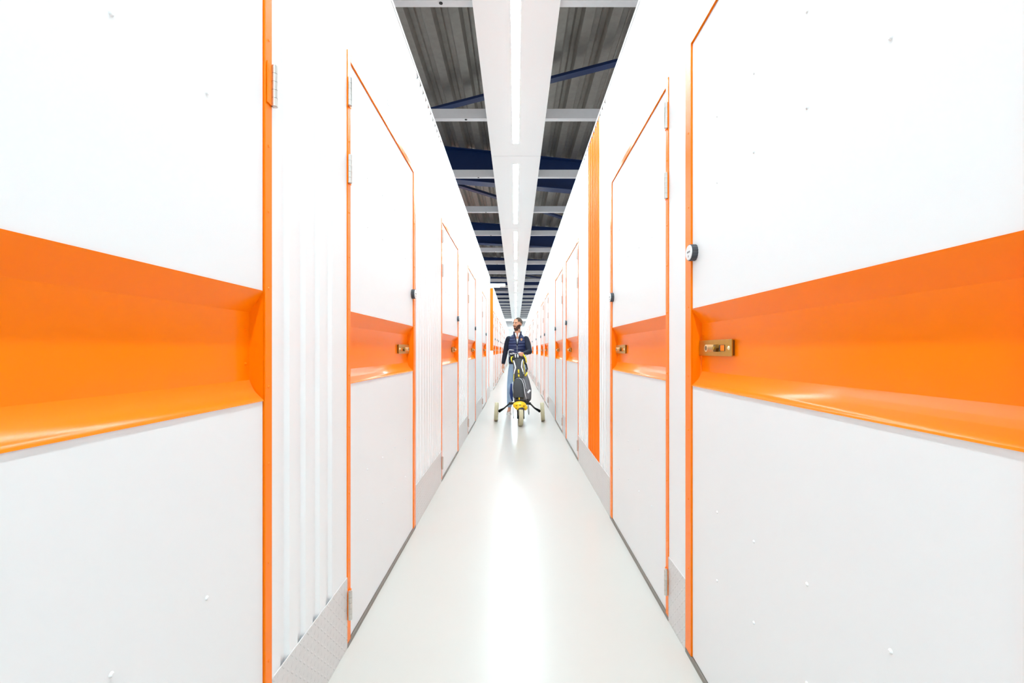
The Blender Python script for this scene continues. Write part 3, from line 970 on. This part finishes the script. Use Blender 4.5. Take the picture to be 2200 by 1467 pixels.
# straps and cable hanging
for pts in ([(0.14, 0.30, 0.32), (0.150, 0.29, 0.24), (0.155, 0.29, 0.175), (0.148, 0.29, 0.135), (0.142, 0.29, 0.16), (0.135, 0.29, 0.24), (0.13, 0.30, 0.32)],
            [(-0.105, 0.24, 0.33), (-0.112, 0.23, 0.22), (-0.105, 0.22, 0.12), (-0.098, 0.22, 0.085)]):
    bm = bmesh.new(); tube(bm, pts, [0.0045] * len(pts), 8)
    obj('cable', bm, 'black', tr, True)

# ------------------------------------------------------------------ golf bag
BB = Vector((0.072, 7.505, 0.335)); BT = Vector((0.045, 8.19, 1.070))
ax = (BT - BB); BL = ax.length; ax.normalize()
bx = Vector((1, 0, 0)); bx = (bx - ax * bx.dot(ax)).normalized(); bn = ax.cross(bx).normalized()
if bn.y > 0: bn = -bn      # towards the viewer
bag = thing('golf_bag', 'dark grey golf bag with white piping and yellow handles standing on the trolley', 'golf bag', BB)


def G(u, v, w):  # u across, v out to the front, w fraction up the bag; local to the bag base
    return bx * u + bn * v + ax * (w * BL)


def bag_loft(secs, seg=28, power=2.6):
    bm = bmesh.new(); rings = []
    for (cu, cv, w, a, b) in secs:
        R_ = []
        for k in range(seg):
            t = 2 * math.pi * k / seg; c, s_ = math.cos(t), math.sin(t)
            R_.append(bm.verts.new(G(cu + a * math.copysign(abs(c) ** (2 / power), c), cv + b * math.copysign(abs(s_) ** (2 / power), s_), w)))
        rings.append(R_)
    for A, B_ in zip(rings, rings[1:]):
        for k in range(seg): bm.faces.new((A[k], A[(k + 1) % seg], B_[(k + 1) % seg], B_[k]))
    bm.faces.new(rings[0][::-1]); bm.faces.new(rings[-1])
    return bm


body_s = [(0.01, 0, 0.0, 0.100, 0.085), (0.01, 0, 0.03, 0.108, 0.095), (0.01, 0, 0.30, 0.110, 0.10), (0.0, 0, 0.60, 0.098, 0.095), (0.0, 0, 0.86, 0.094, 0.095), (0, 0, 0.90, 0.098, 0.10)]
o = obj('bag_body', bag_loft(body_s), 'baggrey', bag); smooth_by_angle(o, 50)
o = obj('collar', bag_loft([(0, 0, 0.885, 0.100, 0.102), (0, 0, 0.90, 0.110, 0.112), (0, 0.004, 0.985, 0.108, 0.114), (0, 0.004, 1.0, 0.098, 0.104)]), 'bagblack', bag); smooth_by_angle(o, 50)
cl = o
for u in (-0.052, -0.008):
    bm = bmesh.new(); tube(bm, [G(u, 0.112, 0.905), G(u - 0.001, 0.117, 0.975)], [(0.010, 0.005)] * 2, 8)
    obj('white_bar', bm, 'bagwhite', cl, True)
# dark central front panel, bib between the white stripes
o = obj('front_panel', bag_loft([(-0.004, 0.07, 0.46, 0.080, 0.038), (-0.004, 0.07, 0.60, 0.062, 0.040), (-0.002, 0.07, 0.80, 0.070, 0.042), (0, 0.07, 0.885, 0.078, 0.040)]), 'bagdark', bag); smooth_by_angle(o, 50)
for pts in ([(-0.088, 0.075, 0.87), (-0.072, 0.096, 0.78), (-0.058, 0.104, 0.68), (-0.072, 0.098, 0.62), (-0.086, 0.080, 0.56)],
            [(0.076, 0.085, 0.88), (0.060, 0.104, 0.80), (0.048, 0.108, 0.69), (0.064, 0.100, 0.62), (0.082, 0.084, 0.55)]):
    bm = bmesh.new(); tube(bm, [G(*p) for p in pts], [(0.011, 0.006)] * 5, 10)
    obj('white_stripe', bm, 'bagwhite', bag, True)
for pts in ([(-0.088, 0.070, 0.56), (-0.094, 0.066, 0.46), (-0.094, 0.066, 0.36)],
            [(0.090, 0.070, 0.86), (0.092, 0.076, 0.70), (0.096, 0.070, 0.50), (0.104, 0.066, 0.30)]):
    bm = bmesh.new(); tube(bm, [G(*p) for p in pts], [0.005] * 4, 8)
    obj('lime_piping', bm, 'lime', bag, True)
for w0, w1 in ((0.545, 0.625), (0.465, 0.515)):
    bm = bmesh.new(); tube(bm, [G(-0.006, 0.112, w0), G(-0.008, 0.114, w1)], [(0.013, 0.006)] * 2, 10)
    obj('yellow_tab', bm, 'lime', bag, True)
# lower front pocket
o = obj('front_pocket', bag_loft([(-0.020, 0.08, 0.02, 0.080, 0.050), (-0.022, 0.085, 0.08, 0.092, 0.075), (-0.024, 0.085, 0.24, 0.092, 0.08), (-0.022, 0.08, 0.37, 0.076, 0.070), (-0.022, 0.07, 0.44, 0.050, 0.048)], power=3.0), 'bagdark', bag); smooth_by_angle(o, 60)
fp = o
bm = bmesh.new(); tube(bm, [G(0.0, 0.128, 0.43), G(0.038, 0.138, 0.38), (G(0.066, 0.148, 0.28)), G(0.074, 0.150, 0.18), G(0.085, 0.140, 0.06), G(0.10, 0.12, -0.01)], [0.0045] * 6, 8)
obj('white_piping', bm, 'bagwhite', fp, True)
bm = bmesh.new(); tube(bm, [G(0.072, 0.11, 0.42), G(0.092, 0.12, 0.32), G(0.104, 0.12, 0.20)], [0.004] * 3, 8)
obj('white_piping', bm, 'bagwhite', fp, True)
bm = bmesh.new(); tube(bm, [G(-0.112, 0.11, 0.36), G(-0.118, 0.12, 0.20), G(-0.104, 0.12, 0.08), G(-0.085, 0.10, 0.0)], [0.004] * 4, 8)
obj('white_piping', bm, 'bagwhite', fp, True)
for k in range(3):
    bm = bmesh.new(); tube(bm, [G(-0.048 + k * 0.014, 0.128, 0.425), G(-0.040 + k * 0.014, 0.128, 0.425)], [0.003] * 2, 6)
    obj('small_mark', bm, 'bagwhite', fp)
# side pocket at the right
o = obj('side_pocket', bag_loft([(0.105, 0.0, 0.04, 0.050, 0.060), (0.120, 0.0, 0.10, 0.070, 0.085), (0.130, 0.0, 0.26, 0.072, 0.095), (0.122, 0.0, 0.44, 0.055, 0.085), (0.105, 0.0, 0.60, 0.036, 0.07), (0.088, 0, 0.74, 0.02, 0.05)], power=2.8), 'baggrey', bag); smooth_by_angle(o, 60)
sp = o
bm = bmesh.new(); tube(bm, [G(0.108, 0.088, 0.50), G(0.142, 0.066, 0.60)], [(0.012, 0.006)] * 2, 8); obj('yellow_tag', bm, 'lime', sp, True)
bm = bmesh.new(); tube(bm, [G(0.130, 0.097, 0.13), G(0.175, 0.080, 0.20)], [(0.017, 0.006)] * 2, 10); obj('white_patch', bm, 'bagwhite', sp, True)
bm = bmesh.new(); tube(bm, [G(0.06, 0.10, 0.56), G(0.085, 0.095, 0.60), G(0.09, 0.095, 0.52), G(0.075, 0.10, 0.50)], [0.005] * 4, 8); obj('carry_clip', bm, 'bagblack', bag, True)
bm = bmesh.new()
tube(bm, [G(0.095, -0.02, 0.90), G(0.135, -0.02, 0.86), G(0.150, -0.02, 0.76), G(0.125, -0.02, 0.66)], [(0.016, 0.012)] * 4, 10); obj('shoulder_strap', bm, 'bagblack', bag, True)
# yellow handles
bm = bmesh.new(); tube(bm, [G(-0.090, 0.07, 0.96), G(-0.122, 0.07, 0.955), G(-0.128, 0.07, 0.90), G(-0.110, 0.07, 0.83)], [0.010, 0.012, 0.011, 0.006], 12); obj('bag_handle', bm, 'lime', bag, True)
bm = bmesh.new(); tube(bm, [G(0.060, 0.09, 1.02), G(0.095, 0.09, 0.985), G(0.128, 0.08, 0.92), G(0.140, 0.06, 0.83)], [0.012, 0.014, 0.014, 0.009], 12); obj('bag_handle', bm, 'lime', bag, True)
# base
o = obj('bag_base', bag_loft([(0.01, 0, -0.035, 0.088, 0.078), (0.01, 0, 0.005, 0.104, 0.09)]), 'bagblack', bag)
bm = bmesh.new(); tube(bm, [G(-0.018, 0.125, 0.07), G(-0.014, 0.115, -0.02)], [(0.010, 0.005)] * 2, 8); obj('yellow_tab', bm, 'lime', bag, True)
# blue cloth hanging behind on the left
bm = bmesh.new()
tube(bm, [(0, 0, 0.14), (0.006, 0, 0.06), (-0.004, 0, -0.02), (0.006, 0, -0.10), (0.02, 0, -0.16)], [(0.018, 0.012), (0.030, 0.020), (0.028, 0.02), (0.022, 0.016), (0.010, 0.01)], 14)
o = obj('towel', bm, 'bluecloth', None, True); o.location = (-0.072, 7.70, 0.50)
tag(o, 'blue cloth hanging at the left side of the golf bag', 'towel')


# ------------------------------------------------------------------ clubs in the bag
def club(u, v, lean_u, L, kind, label):
    t = thing('golf_club', label, 'golf club', BB + G(u, v, 1.0), 'golf clubs in the bag')
    top = bx * lean_u + ax * L
    bm = bmesh.new(); tube(bm, [-ax * 0.10, top], [0.005, 0.005], 10); obj('shaft', bm, 'club', t, True)
    bm = bmesh.new()
    if kind == 'iron':
        d = (bx * (-1 if lean_u <= 0 else 1) * 0.9 + ax * 0.15).normalized()
        tube(bm, [top - d * 0.005, top + d * 0.03, top + d * 0.065, top + d * 0.085], [(0.008, 0.010), (0.012, 0.020), (0.012, 0.026), (0.006, 0.018)], 12)
        h = obj('club_head', bm, 'club', t, True)
        bm = bmesh.new(); tube(bm, [top + d * 0.02 + bn * 0.013, top + d * 0.06 + bn * 0.014], [(0.003, 0.006)] * 2, 8); obj('club_badge', bm, 'clubred', h)
    else:
        ball(bm, top + ax * 0.012, (0.042, 0.040, 0.026)); ball(bm, top + ax * 0.0 + bx * 0.022, (0.026, 0.03, 0.02))
        me_ = remeshed(bm, 0.006, 3); mesh_obj('club_head', me_, 'club', t)
    return t


club(-0.050, 0.00, -0.020, 0.085, 'iron', 'iron with red-marked head, leftmost in the golf bag')
club(-0.015, 0.03, -0.010, 0.070, 'iron', 'iron with its head in the middle of the golf bag')
club(0.030, 0.02, 0.004, 0.085, 'wood', 'pale rounded club head at the right of the golf bag')
club(0.066, -0.03, 0.012, 0.075, 'iron', 'iron behind the yellow handle in the golf bag')
